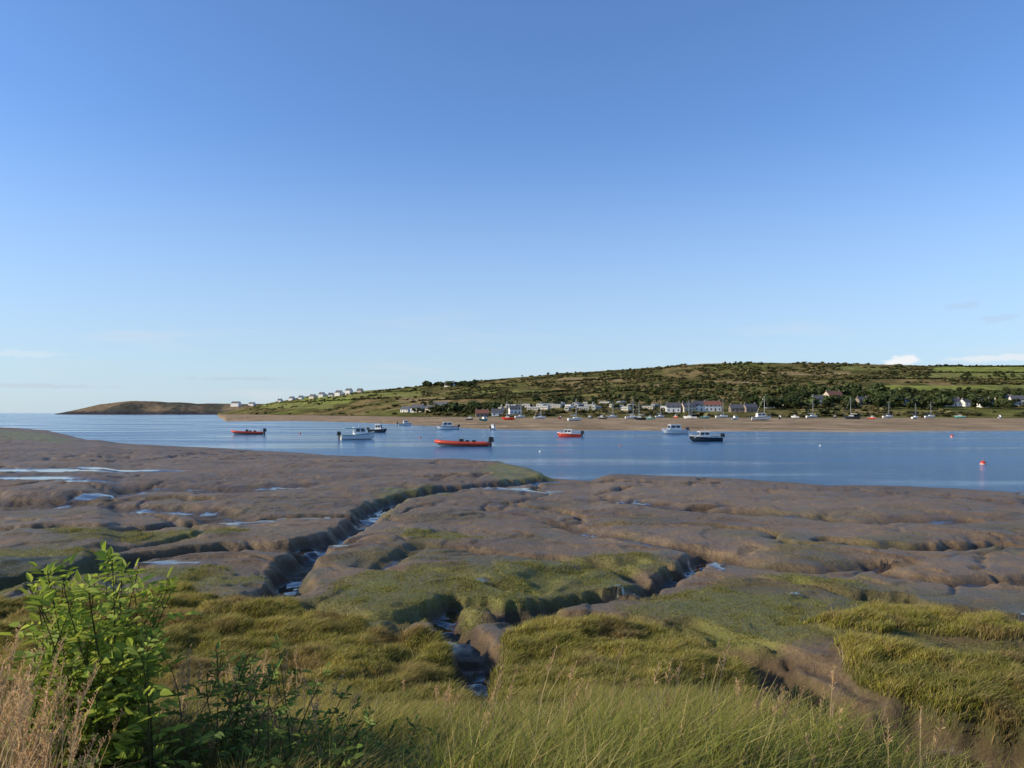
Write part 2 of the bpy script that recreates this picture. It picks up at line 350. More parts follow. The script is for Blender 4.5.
# ------------------------------------------------------------ water
def water():
    m=bpy.data.materials.new('estuary_water'); m.use_nodes=True; nt=m.node_tree; N=nt.nodes; L=nt.links; bs=N['Principled BSDF']
    bs.inputs['Base Color'].default_value=(.035,.12,.24,1); bs.inputs['IOR'].default_value=1.33
    tc=N.new('ShaderNodeTexCoord')
    mp=N.new('ShaderNodeMapping'); mp.inputs['Scale'].default_value=(1,1.6,1); L.new(tc.outputs['Object'],mp.inputs[0])
    n=N.new('ShaderNodeTexNoise'); n.inputs['Scale'].default_value=1.6; n.inputs['Detail'].default_value=6; n.inputs['Roughness'].default_value=.6; L.new(mp.outputs[0],n.inputs[0])
    mp2=N.new('ShaderNodeMapping'); mp2.inputs['Scale'].default_value=(.015,.07,1); L.new(tc.outputs['Object'],mp2.inputs[0])
    n2=N.new('ShaderNodeTexNoise'); n2.inputs['Scale'].default_value=1; n2.inputs['Detail'].default_value=6; L.new(mp2.outputs[0],n2.inputs[0])
    r=N.new('ShaderNodeMapRange'); r.inputs['From Min'].default_value=.40; r.inputs['From Max'].default_value=.60; r.inputs['To Min'].default_value=.12; r.inputs['To Max'].default_value=1; L.new(n2.outputs['Fac'],r.inputs[0])
    b=N.new('ShaderNodeBump'); b.inputs['Distance'].default_value=.36; L.new(n.outputs['Fac'],b.inputs['Height']); L.new(r.outputs[0],b.inputs['Strength'])
    L.new(b.outputs[0],bs.inputs['Normal'])
    r2=N.new('ShaderNodeMapRange'); r2.inputs['To Min'].default_value=.07; r2.inputs['To Max'].default_value=.2; L.new(r.outputs[0],r2.inputs[0]); L.new(r2.outputs[0],bs.inputs['Roughness'])
    return m
W=60000
np_mesh('water',[(-W,20,0),(W,20,0),(W,W,0),(-W,W,0)],[(0,1,2,3)],[water()])
# ------------------------------------------------------------ grass
def blades(px_,py_,z,h,w,leanx,leany,col,tipcol):
    n=len(px_); z=z-.02
    az=rng.uniform(0,math.pi,n); dx=np.cos(az)*w; dy=np.sin(az)*w
    V=np.zeros((n,6,3)); 
    for k,(f,ww,lf) in enumerate([(0,1,0),(.6,.8,.35),(1,.12,1)]):
        cx=px_+leanx*lf; cy=py_+leany*lf; cz=z+h*f*(1-.12*lf)
        V[:,2*k]=np.stack([cx-dx*ww,cy-dy*ww,cz],1); V[:,2*k+1]=np.stack([cx+dx*ww,cy+dy*ww,cz],1)
    o=np.arange(n)[:,None]*6
    Qd=np.concatenate([o+np.array([0,1,3,2]),o+np.array([2,3,5,4])],1).reshape(-1,4)
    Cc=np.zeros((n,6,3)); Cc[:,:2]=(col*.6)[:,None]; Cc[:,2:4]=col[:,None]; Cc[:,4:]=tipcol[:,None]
    return V.reshape(-1,3),Qd,Cc.reshape(-1,3)
def scatter(n,y0,y1,thr,which,seed):
    r=np.random.default_rng(seed)
    yy=np.sqrt(r.uniform(y0*y0,y1*y1,n)); xx=r.uniform(-.78,.78,n)*yy
    z,w,g,a,c,b=terrain(xx,yy,True)
    f=g if which=='g' else a*(1-g)
    k=f>thr+r.uniform(0,.5,n); return xx[k],yy[k],z[k],b[k]
lm=leafmat('grass_blades',.4,.5,.03)
x,y,z,b=scatter(640000,2.6,17,.25,'g',1)
n=len(x); tus=fbm(x/.8,y/.8,3,201); big=fbm(x/2.7,y/2.7,3,202); tf2=fbm(x/.35,y/.35,2,204)
tall=sm(1.15,1.75,b+.25*big)*sm(-1.9,-.2,x)*(1-sm(2.1,2.8,x))
h=(.06+.13*sm(-.3,.4,tus)+.06*rng.random(n)+.08*sm(0,.5,tf2)); h=h*(1-tall)+tall*(.16+.32*rng.random(n)**1.3+.20*tus+.10*tf2)
lt=sm(1.5,2.2,b)*(1-sm(-1.4,.2,x)); h+=lt*(.06+.18*rng.random(n))
h=np.maximum(h,.04); w=(.0022+.00033*y)*(.6+.6*rng.random(n))
lx=h*(.30+.42*rng.normal(size=n)+.5*tus); ly=h*(.05+.38*rng.normal(size=n)+.4*big)
col=np.zeros((n,3)); g0=np.array([.20,.205,.032]); g1=np.array([.14,.20,.03]); st=np.array([.48,.36,.15]); yg=np.array([.36,.32,.058])
k=sm(-.25,.30,big+.25*rng.normal(size=n)); col=lerp(np.tile(g0,(n,1)),yg,k)
col=lerp(col,np.array([.10,.13,.025]),.6*sm(.1,.4,fbm(x/1.8,y/1.8,3,215)))
col=lerp(col,g1,tall*.6*sm(-.3,.3,big+.1)); kk=(rng.random(n)<.14+.16*sm(0,.4,tus)).astype(float); col=lerp(col,st,kk*.85)
br=sm(.05,.35,fbm(x/1.3,y/1.3,3,210)); col=lerp(col,np.array([.27,.185,.08]),br*.6*(1-.6*tall))
col*=(.65+.7*rng.random(n))[:,None]
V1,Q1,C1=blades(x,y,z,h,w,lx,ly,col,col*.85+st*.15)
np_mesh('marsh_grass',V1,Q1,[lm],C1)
x,y,z,b=scatter(480000,11,27,.1,'a',2); n=len(x); 
h=.02+.035*rng.random(n)+.04*sm(0,.5,fbm(x,y,2,221)); w=.004+.0004*y*rng.random(n)
col=np.tile(np.array([.22,.225,.048]),(n,1))*(.6+.7*rng.random(n))[:,None]; col=lerp(col,np.array([.27,.195,.08]),(rng.random(n)<.25)*.8)
V1,Q1,C1=blades(x,y,z,h,w,h*rng.normal(size=n)*.5,h*rng.normal(size=n)*.5,col,col*1.1)
np_mesh('saltmarsh_turf',V1,Q1,[lm],C1)
# dry seed-head grasses
def drygrass(name,pts,hr,seed,green=.0):
    r=np.random.default_rng(seed); Vs=[];Qs=[];Cs=[];o=0
    zz0=terrain(np.array([p[0] for p in pts]),np.array([p[1] for p in pts]))
    for (x0,y0),z0 in zip(pts,zz0):
        z0=float(z0); H=r.uniform(*hr); ln=np.array([r.normal(.12,.12),r.normal(0,.1)])*H
        a=r.uniform(0,3.14); w=.0022; c=np.array([.52,.40,.21])*r.uniform(.6,1.1)
        P=[np.array([x0+ln[0]*f*f,y0+ln[1]*f*f,z0+H*f]) for f in (0,.33,.66,1)]
        dv=np.array([math.cos(a),math.sin(a),0])*w
        for j in range(3):
            Vs+=[P[j]-dv,P[j]+dv,P[j+1]+dv,P[j+1]-dv]; Qs.append([o,o+1,o+2,o+3]); Cs+=[c]*4; o+=4
        nh=34
        for j in range(nh):
            f=r.uniform(.80,1.03); p=np.array([x0+ln[0]*f*f,y0+ln[1]*f*f,z0+H*f]); d=r.normal(size=3)*np.array([1,1,.8]); d/=np.linalg.norm(d)
            l=.022*r.uniform(.5,1.2)*(1.25-(f-.8)*3); d[2]=abs(d[2])+.6; s=np.cross(d,r.normal(size=3)); s/=np.linalg.norm(s); s*=.0026
            q=p+d*l
            Vs+=[p-s*.3,p+s*.3,q+s,q-s]; Qs.append([o,o+1,o+2,o+3]); Cs+=[c*r.uniform(.8,1.25)*np.array([1.05,.92,.85])]*4; o+=4
        for j in range(4):
            a=r.uniform(0,6.28); l=r.uniform(.2,.45); q0=P[0]; q1=q0+np.array([math.cos(a)*l*.3,math.sin(a)*l*.3,l*.8]); q2=q0+np.array([math.cos(a)*l*.8,math.sin(a)*l*.8,l*.9])
            s=np.array([-math.sin(a),math.cos(a),0])*.003
            cc=c*r.uniform(.5,.9)
            Vs+=[q0-s,q0+s,q1+s,q1-s,q1-s,q1+s,q2+s*.2,q2-s*.2]; Qs+=[[o,o+1,o+2,o+3],[o+4,o+5,o+6,o+7]]; Cs+=[cc]*8; o+=8
    return np_mesh(name,np.array(Vs),np.array(Qs),[lm],np.array(Cs))
r=np.random.default_rng(5)
pts=[]
for _ in range(150):
    yy=r.uniform(2.8,3.7); pts.append(((r.normal(0,32)-512)/FPX*yy,yy))
drygrass('dry_grass',pts,(.35,.88),6)
pts=[]
for _ in range(75):
    yy=r.uniform(4.0,7.8); pts.append(((r.uniform(400,860)-512)/FPX*yy,yy))
for _ in range(75):
    yy=r.uniform(3.8,5.2); pts.append(((r.uniform(160,340)-512)/FPX*yy,yy))
for _ in range(12):
    yy=r.uniform(3.4,4.2); pts.append(((r.uniform(740,930)-512)/FPX*yy,yy))
drygrass('seeding_grass',pts,(.32,.74),8)
# ------------------------------------------------------------ leafy plants
LT=np.array([(0,0,0),(-.21,.30,.07),(-.17,.68,.05),(0,1,-.06),(.17,.68,.05),(.21,.30,.07)])
def plant(name,stems,leaflen,colA,colB,nleaf,leaflets,seed,stemcol=(.09,.08,.03)):
    r=np.random.default_rng(seed); Vs=[];Qs=[];Cs=[];o=0
    def quadstrip(P,w0,w1,c):
        nonlocal o
        for j in range(len(P)-1):
            t=P[j+1]-P[j]; t=t/np.linalg.norm(t)
            a=np.cross(t,[.3,-1,.1]); a/=np.linalg.norm(a); b_=np.cross(t,a)
            wa=w0+(w1-w0)*j/(len(P)-1); wb=w0+(w1-w0)*(j+1)/(len(P)-1)
            for k in range(3):
                t0=2.094*k; t1=2.094*(k+1)
                e0=a*math.cos(t0)+b_*math.sin(t0); e1=a*math.cos(t1)+b_*math.sin(t1)
                Vs.extend([P[j]+e0*wa,P[j]+e1*wa,P[j+1]+e1*wb,P[j+1]+e0*wb]); Qs.append([o,o+1,o+2,o+3]); Cs.extend([c]*4); o+=4
    def leaf(p,d,up,l,c):
        nonlocal o
        d=d/np.linalg.norm(d); s=np.cross(d,up); s/=np.linalg.norm(s)+1e-9; nn=np.cross(s,d)
        v=p+l*(LT[:,:1]*s+LT[:,1:2]*d+LT[:,2:]*nn+nn*(-.25*LT[:,1:2]**2))
        Vs.extend(list(v)); Qs.extend([[o,o+1,o+2,o+3],[o,o+3,o+4,o+5]]); Cs.extend([c]*6); o+=6
    zz0=terrain(np.array([p[0] for p in stems]),np.array([p[1] for p in stems]))
    for (x0,y0,H,lx,ly),z0 in zip(stems,zz0):
        z0=float(z0)-.03
        P=[]; wob=r.normal(size=2)*.03
        for f in np.linspace(0,1,9): P.append(np.array([x0+lx*f**1.6+wob[0]*math.sin(f*5),y0+ly*f**1.6+wob[1]*math.sin(f*4),z0+H*f-.2*H*f**3*min(1,math.hypot(lx,ly))]))
        quadstrip(P,.006,.002,np.array(stemcol))
        P=np.array(P); ph=r.uniform(0,6.28)
        for j in range(nleaf):
            f=.12+.88*(j+r.uniform(-.3,.3))/nleaf; f=min(max(f,.05),1); fi=f*8; i0=min(int(fi),7); p=P[i0]+(P[i0+1]-P[i0])*(fi-i0)
            ph+=2.4+r.normal()*.3; el=r.uniform(.15,.8)+.5*(f>.85)
            d=np.array([math.cos(ph)*math.cos(el),math.sin(ph)*math.cos(el),math.sin(el)])
            kc=r.random(); c=(np.array(colA)*kc+np.array(colB)*(1-kc))*r.uniform(.7,1.25)
            ll=leaflen*r.uniform(.65,1.15)*(1.1-.3*f)
            up=np.array([-.35,-.45,1.])+r.normal(size=3)*.35
            if leaflets<=1:
                leaf(p+d*.01,d,up,ll,c)
            else:
                rl=ll*1.7; sd=np.cross(d,[0,0,1]); sd/=np.linalg.norm(sd)+1e-9
                e=p+d*rl+np.array([0,0,-.25*rl]); quadstrip([p,(p+e)/2+np.array([0,0,.04*rl]),e],.0018,.001,np.array(stemcol))
                leaf(e,d,up,ll,c)
                for q in range((leaflets-1)//2):
                    pf=p+(e-p)*(.35+.6*q/((leaflets-1)/2))
                    for sg in (-1,1): leaf(pf,d*.55+sg*sd,up+r.normal(size=3)*.15,ll*.85,c*r.uniform(.85,1.15))
    return np_mesh(name,np.array(Vs),np.array(Qs),[leafmat(name+'_leaves',.42,.6,.03)],np.array(Cs))
r=np.random.default_rng(12)
st_=[]
for k in range(64):
    y0=r.uniform(3.6,4.4); x0=(r.normal(88,27)-512)/FPX*y0; H=r.uniform(.75,1.34)*(1-.0022*abs((x0/y0*FPX+512)-92))
    st_.append((x0,y0,H,r.normal(.02,.17),r.normal(0,.12)))
plant('leafy_shrub',st_,.088,(.17,.26,.03),(.34,.40,.065),15,5,13)
st_=[]
for k in range(58):
    y0=r.uniform(3.5,4.4); x0=(r.uniform(195,400)-512)/FPX*y0; H=r.uniform(.35,.92)*(1 if x0<-1.05 else .75)
    st_.append((x0,y0,H,r.normal(.08,.2),r.normal(0,.15)))
plant('bramble_bush',st_,.062,(.09,.15,.028),(.19,.25,.05),12,5,14)
# ------------------------------------------------------------ distant trees and scrub
def tree_tpl(seed,H=1.0,blobs=7,nq=34,spread=.33,qs=.085,trunk=True):
    r=np.random.default_rng(seed); V=[];Qd=[];C_=[];o=0
    if trunk:
        def limb(a,b,ra,rb):
            nonlocal o
            v,f=tube([a,b],[ra,rb],5)
            for q in f[:5]: Qd.append([i+o for i in q])
            V.extend(v); C_.extend([(1.,.8,.6)]*len(v)); o+=len(v)
        limb((0,0,0),(.02,0,.45),.035,.02)
        for k in range(4):
            a=k*1.6+r.random(); limb((0,0,.28+.05*k),(math.cos(a)*.2,math.sin(a)*.2,.6+.04*k),.015,.006)
    for k in range(blobs):
        a=r.uniform(0,6.28); rr=r.uniform(0,spread); c=np.array([math.cos(a)*rr,math.sin(a)*rr,r.uniform(.38,.85) if trunk else r.uniform(.15,.6)])
        R_=r.uniform(.14,.24) if trunk else r.uniform(.2,.34); tone=r.uniform(.7,1.3)
        for q in range(nq):
            d=r.normal(size=3); d/=np.linalg.norm(d); p=c+d*R_*r.uniform(.6,1.05)
            nn=d+r.normal(size=3)*.5; nn/=np.linalg.norm(nn); s=np.cross(nn,r.normal(size=3)); s/=np.linalg.norm(s); t=np.cross(nn,s); sz=qs*r.uniform(.6,1.3)
            V.extend([p-s*sz-t*sz*.6,p+s*sz-t*sz*.7,p+s*sz*.7+t*sz,p-s*sz*.8+t*sz*.7]); Qd.append([o,o+1,o+2,o+3]); o+=4
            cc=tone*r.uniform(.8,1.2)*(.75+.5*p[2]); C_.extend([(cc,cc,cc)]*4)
    return np.array(V),np.array(Qd),np.array(C_)
def forest(name,tpls,items,mt):  # items: x,y,z,H,W,color
    Vs=[];Qs=[];Cs=[];o=0
    rr=np.random.default_rng(77)
    for (x,y,z,H,W,c) in items:
        V,Qd,C_=tpls[rr.integers(len(tpls))]; a=rr.uniform(0,6.28); ca,sa=math.cos(a),math.sin(a)
        v=np.stack([(V[:,0]*ca-V[:,1]*sa)*W+x,(V[:,0]*sa+V[:,1]*ca)*W+y,V[:,2]*H+z],1)
        Vs.append(v); Qs.append(Qd+o); Cs.append(C_*np.array(c)); o+=len(V)
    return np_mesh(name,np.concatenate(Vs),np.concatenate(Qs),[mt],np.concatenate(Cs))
fm=leafmat('foliage_mass',.2,.6,.03)
TT=[tree_tpl(s) for s in range(6)]; BT=[tree_tpl(20+s,blobs=4,nq=13,spread=.3,qs=.17,trunk=False) for s in range(6)]
items=[]
r=np.random.default_rng(31)
DG=(.055,.072,.022); MG=(.10,.115,.033)
def trees_at(px0,px1,py0,py1,n,h0,h1,c=DG):
    for _ in range(n):
        a=r.uniform(px0,px1); x,y=survey(a,r.uniform(py0,py1),True); z=float(base_h(np.array([x]),np.array([y]))[0]); H=r.uniform(h0,h1)
        k=r.uniform(.7,1.4); items.append((x,y,z-.4,H,H*r.uniform(.9,1.4),tuple(np.array(c)*k)))
trees_at(745,1030,401,410,170,5,10)
trees_at(780,900,392,402,110,5,9)
trees_at(430,500,409,414,50,5,9)
trees_at(500,745,399,405,90,3,6)
trees_at(500,680,406,411,30,3,6)
trees_at(400,440,410,413,14,3,5)
trees_at(425,475,386,388,40,7,11)
trees_at(725,765,364,366,20,3,5)
trees_at(850,1030,394,399,50,4,8)
trees_at(600,860,385,397,80,4,7,MG)
trees_at(960,1030,376,380,22,4,6)
trees_at(520,620,374,378,14,4,6)
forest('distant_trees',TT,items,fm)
items=[]
N_=12500; a=r.uniform(250,1150,N_); u_=r.uniform(0.0,1.0,N_)**.75
Rr=tab(a,RI,2); Ff=tab(a,FO); yy=Ff+(Rr-Ff)*u_; xx=(a-512)/FPX*yy; zz=base_h(xx,yy); den=fbm(xx/70,yy/110,4,301)+.25*perlin(xx/20,yy/30,302)
pv=HY-(zz-CZ)/yy*FPX
fieldm=((a>930)&(pv<379)&(pv>366))|((a>880)&(pv>385)&(pv<391))|((a<420)&(pv>391)&(r.random(N_)<.7))
for k in range(N_):
    if den[k]<-.04+ (.1 if a[k]<450 else 0) or fieldm[k]: continue
    H=r.uniform(1.2,3.6); g=r.random(); c=np.array([.058,.068,.022])*(1-g)+np.array([.19,.16,.06])*g
    items.append((xx[k],yy[k],zz[k]-.3,H,H*r.uniform(1.5,3.2),tuple(c)))
for (p0,q0,p1,q1) in [(880,372.5,1060,373),(930,366.5,1060,367),(860,379,1060,380),(870,391.5,1060,393),(300,396,420,391),(280,403,400,398),(560,382,660,377),(660,390,780,384),(480,396,600,390),(420,401,520,397)]:
    for t in np.linspace(0,1,60):
        x,y=survey(p0+(p1-p0)*t,q0+(q1-q0)*t,True); z=float(base_h(np.array([x]),np.array([y]))[0])
        items.append((x,y,z-.3,r.uniform(1.8,3.6),r.uniform(4,7),(.05,.062,.02)))
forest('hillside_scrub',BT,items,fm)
# ------------------------------------------------------------ houses
def gz(x,y): return float(terrain(np.array([x]),np.array([y]))[0])
def house(name,px_,py_,L=12,D=7,H=5,wall='wall',roof='slate',rz=0,storeys=2,chim=2):
    x,y=survey(px_,py_,True); z=gz(x,y)
    e=empty(name,(x,y,z-.3),rz); h=L/2; d=D/2; rh=D*.42
    V=[(-h,-d,-1.5),(h,-d,-1.5),(h,d,-1.5),(-h,d,-1.5),(-h,-d,H),(h,-d,H),(h,d,H),(-h,d,H),(-h,0,H+rh),(h,0,H+rh)]
    part('walls',V,[(0,1,5,4),(2,3,7,6),(1,2,6,9,5),(3,0,4,8,7)],M[wall],e)
    o=.35; s=rh/d; t=.18
    V=[]
    for zz_ in (0.03,t):
        V+=[(-h-o,-d-o,H-o*s+zz_),(h+o,-d-o,H-o*s+zz_),(h+o,0,H+rh+zz_),(-h-o,0,H+rh+zz_),(-h-o,d+o,H-o*s+zz_),(h+o,d+o,H-o*s+zz_)]
    part('roof',V,[(0,3,2,1),(3,4,5,2),(6,7,8,9),(9,8,11,10),(0,1,7,6),(4,10,11,5),(0,6,9,3),(3,9,10,4),(1,2,8,7),(2,5,11,8)],M[roof],e)
    W=[]; n=max(2,int(L/2.8))
    for st in range(storeys):
        for k in range(n):
            cx=-h+L*(k+.5)/n
            if st==0 and k==n//2: continue
            zb=1+st*2.5
            W.append(boxvf(cx-.5,cx+.5,-d-.04,-d+.02,zb,zb+1.2))
    for sg in (-1,1):
        W.append(boxvf(sg*h-.04,sg*h+.04,-.6,.6,1.1,2.3))
    part('windows',*merge(*W),M['glass'],e)
    cx=-h+L*(n//2+.5)/n; part('door',*boxvf(cx-.5,cx+.5,-d-.05,-d+.02,.2,2.3),M['wood'],e)
    if chim:
        cs=[boxvf(sg*(h-.7)-.4,sg*(h-.7)+.4,-.35,.35,H+rh-.5,H+rh+1.1) for sg in ((-1,1) if chim==2 else (1,))]
        part('chimneys',*merge(*cs),M['stone'],e)
hs=[(833,401,14,8,5,'cream','rroof',.3),(818,404,9,7,4,'wall','slate',0),(890,405,12,7,4.5,'wall','slate',.1),(912,406,9,7,3,'wall','slate',-.2),(951,406,13,7,3.2,'wall','slate',0),(966,406,8,6,3,'wall','slate',.3),(984,407,10,7,3.5,'wall','slate',.2),(1003,403,10,7,3,'cream','slate',0),(1018,406,11,7,5,'wall','slate',-.2),
 (700,411,11,7,4.5,'wall','slate',.1),(712,411,12,7,4.5,'wall','rroof',0),(688,412,9,7,4,'cream','slate',.2),(673,412,10,7,4,'wall','slate',-.1),(736,412,9,6,3,'stone','slate',0),(750,412,9,6,3.5,'stone','slate',.2),
 (482,417,9,6,3,'stone','rroof',.1),(497,416,8,6,3,'wall','slate',0),(515,414,9,6,4,'wall','slate',.2),(440,410,16,8,4.5,'wall','slate',-.5),(418,412,12,8,4,'wall','slate',-.4),(431,412,9,7,3.5,'cream','slate',-.6),(406,412,9,7,3,'wall','slate',-.5),
 (292,400,12,9,4,'wall','slate',-.6),(301,399.5,9,8,5,'wall','slate',-.4),(313,398.5,15,9,5,'cream','slate',-.7),(322,397,12,9,6,'wall','slate',-.5),(331,396.5,9,8,4,'wall','slate',-.2),(339,395.5,14,10,6,'wall','slate',-.6),(349,394,12,9,7,'wall','slate',-.5),(360,392.8,10,8,5,'cream','slate',-.4),
 (450,386.2,16,9,5,'wall','slate',-.5),(280,402,9,8,4,'wall','slate',-.4),(787,405,9,6,4,'wall','slate',.1),(770,408,9,6,4,'wall','rroof',.1),(862,405,9,6,4,'stone','slate',.2)]
for q in hs: house('village_house',q[0],q[1],q[2],q[3],q[4],q[5],q[6],q[7],2 if q[4]>3.6 else 1)
house('cliff_hotel',236,406,34,14,9,'wall','slate',-.45,3,2); house('cliff_hotel',252,405.5,22,12,6,'wall','slate',-.5,2,2)
# caravans
def caravan_mesh(col):
    V1,F1=boxvf(-4.6,4.6,-1.7,1.7,.5,2.6); V2=[(-4.7,-1.8,2.6),(4.7,-1.8,2.6),(4.7,1.8,2.6),(-4.7,1.8,2.6),(-4.7,0,3.25),(4.7,0,3.25)]
    F2=[(0,1,5,4),(3,4,5,2),(0,4,3),(1,2,5),(0,3,2,1)]
    W=[boxvf(c-.6,c+.6,-1.74,-1.68,1.2,2.1) for c in (-3.5,-1.7,1.4,3.3)]+[boxvf(-4.64,-4.58,-1.1,1.1,1.1,2.2)]
    D=[boxvf(-.5,.2,-1.73,-1.68,.6,2.4)]; S_=boxvf(-4.4,4.4,-1.5,1.5,-.6,.5)
    V,Fc=[],[];mi=[]
    for k,(v,f) in enumerate([merge((V1,F1)),(V2,F2),merge(*W),merge(*D),S_]):
        o=len(V); V+=v; Fc+=[tuple(i+o for i in q) for q in f]; mi+=[k]*len(f)
    me=bpy.data.meshes.new('static_caravan'); me.from_pydata(V,[],Fc); me.update()
    for m in (M[col],M['grey'],M['glass'],M['wood'],M['stone']): me.materials.append(m)
    me.polygons.foreach_set('material_index',mi); return me
cm=[caravan_mesh('cara'),caravan_mesh('wall'),caravan_mesh('cream')]
def caravan(px_,py_):
    x,y=survey(px_,py_,True); ob=bpy.data.objects.new('static_caravan',cm[r.choice(3,p=[.55,.25,.2])]); scene.collection.objects.link(ob)
    ob.location=(x,y,gz(x,y)+.1); ob.rotation_euler=(0,0,r.choice([-.3,-.6,1.0,-1.0])+r.normal()*.12)
for row,(py0,py1,a0,a1,st) in enumerate([(408,407,488,560,10),(411,410,500,670,11),(408.5,407.5,545,665,11),(406,404.5,560,640,13)]):
    a=a0
    while a<a1:
        caravan(a+r.normal()*1.2,py0+(py1-py0)*(a-a0)/(a1-a0)+r.normal()*.35); a+=st*r.uniform(.7,2.1)
# ------------------------------------------------------------ boats
def hull(L,B,D,bowup=.35,draft=.3,tw=.86,floor=.35):
    n=16; V=[];Fc=[]; m=7
    for i in range(n+1):
        u=i/n; x=-L/2+L*u
        b=B/2*(1-max(0,(u-.42)/.58)**2.3)*(tw+(1-tw)*min(1,u/.4)); b=max(b,.02)
        zt=D*(1+bowup*u**2.2); zk=-draft+ (draft+zt*.55)*max(0,(u-.72)/.28)**2.2
        fl=floor*D if u<.93 else zt-.06
        V+=[(x,0,zk),(x-(.10*L)*max(0,u-.8)*1.2,b*.72,zk+(zt-zk)*.32),(x,b,zt-.10*D),(x,b*1.03,zt),(x,b*.9,zt+.01),(x,b*.82,fl),(x,0,fl)]
    off=len(V); V+=[(a,-b_,c) for a,b_,c in V]
    for i in range(n):
        for j in range(m-1):
            a=i*m+j; Fc.append((a,a+1,a+m+1,a+m)); a+=off; Fc.append((a,a+m,a+m+1,a+1))
    Fc.append((0,off+1,off+2,off+3,3,2,1)); Fc.append((3,off+3,off+5,5))
    return V,Fc
def outboard(e,x,z,s=1,y=0,m='black'):
    part('outboard_cowl',*boxvf(x-.55*s,x+.05*s,y-.2*s,y+.2*s,z+.1*s,z+.65*s,.08*s,.05*s),M[m],e)
    part('outboard_leg',*boxvf(x-.3*s,x-.1*s,y-.07*s,y+.07*s,z-.8*s,z+.1*s),M['black'],e)
def place(name,px_,py_,rz,z=0):
    y=dd(py_) if z==0 else None
    if z==0: x=(px_-512)/FPX*y; zz=0
    else:
        x,y=survey(px_,py_,True); zz=gz(x,y)+z
    return empty(name,(x,y,zz),rz)
def cabin(e,x0,x1,w,z0,z1,rake=.4,mt='white',top=None):
    V=[(x0,-w,z0),(x1,-w*.8,z0),(x1,w*.8,z0),(x0,w,z0),(x0+.1,-w*.85,z1),(x1-rake,-w*.7,z1),(x1-rake,w*.7,z1),(x0+.1,w*.85,z1)]
    F_=[(0,3,2,1),(4,5,6,7),(0,1,5,4),(1,2,6,5),(2,3,7,6),(3,0,4,7)]
    part('cabin',V,F_,M[mt],e)
    A=[np.array(v) for v in V]
    def q(a,b,c,d,u0,u1,v0,v1,off):
        P=lambda u,v:(A[a]*(1-u)+A[b]*u)*(1-v)+(A[d]*(1-u)+A[c]*u)*v+np.array(off)
        return [P(u0,v0),P(u1,v0),P(u1,v1),P(u0,v1)]
    W=[]
    for (u0,u1) in ((.08,.46),(.54,.92)):
        W.append((q(0,1,5,4,u0,u1,.45,.88,(0,-.015,0)),[(0,1,2,3)])); W.append((q(3,2,6,7,u0,u1,.45,.88,(0,.015,0)),[(3,2,1,0)]))
    for (u0,u1) in ((.06,.48),(.52,.94)): W.append((q(1,2,6,5,u0,u1,.35,.9,(.02,0,.01)),[(0,1,2,3)]))
    part('windows',*merge(*W),M['glass'],e)
    part('cabin_roof',*boxvf(x0-.15,x1-rake+.15,-w*.9,w*.9,z1+.005,z1+.07,.05,.05),M[top or mt],e)
def rail(e,L,B,z):
    P=[(L*.05,-B*.48,z),(L*.25,-B*.42,z+.25),(L*.42,-B*.2,z+.4),(L*.49,0,z+.45),(L*.42,B*.2,z+.4),(L*.25,B*.42,z+.25),(L*.05,B*.48,z)]
    part('bow_rail',*tube(P,.025,6),M['alu'],e)
def motorboat(name,px_,py_,L,rz,hc='white',band='navy',ch=1.4,long=False,canopy=False,z=0,ob=True):
    e=place(name,px_,py_,rz,z); B=L*.36; D=.13*L+.1
    part('hull',*hull(L,B,D),M[hc],e,False)
    if band:
        hv,_=hull(L,B,D); 
        V=[];n=17
        for sg in (0,1):
            for i in range(n):
                a=hv[sg*119+i*7+2]; b=hv[sg*119+i*7+3]; k=1.015
                V+=[(a[0],a[1]*k+(.012 if sg==0 else -.012),a[2]-.02*L*.5),(b[0],b[1]*k+(.012 if sg==0 else -.012),b[2]-.02)]
        F_=[]
        for sg in (0,1):
            for i in range(n-1):
                o=sg*2*n+2*i; F_.append((o,o+1,o+3,o+2))
        part('gunwale_stripe',V,F_,M[band],e)
    x0=-L*.12 if not long else -L*.22; cabin(e,x0,L*.24,B*.36,D*.9,D+ch,.35*ch)
    part('foredeck',*boxvf(L*.1,L*.36,-B*.26,B*.26,D*.8,D*1.25,.12,.08),M['white'],e)
    if canopy:
        part('cockpit_canopy',*boxvf(-L*.40,-L*.12,-B*.36,B*.36,D+ch*.86,D+ch*.94),M['teal'],e)
        part('canopy_posts',*merge(*[tube([(-L*.38,s*B*.34,D*.9),(-L*.38,s*B*.34,D+ch*.86)],.025,6) for s in (-1,1)]),M['alu'],e)
    rail(e,L,B,D*1.05)
    if ob: outboard(e,-L/2,D*.7,1+.05*L)
    part('aerial',*tube([(L*.02,0,D+ch),(L*.0,0,D+ch+1.1)],.02,5),M['alu'],e)
    return e
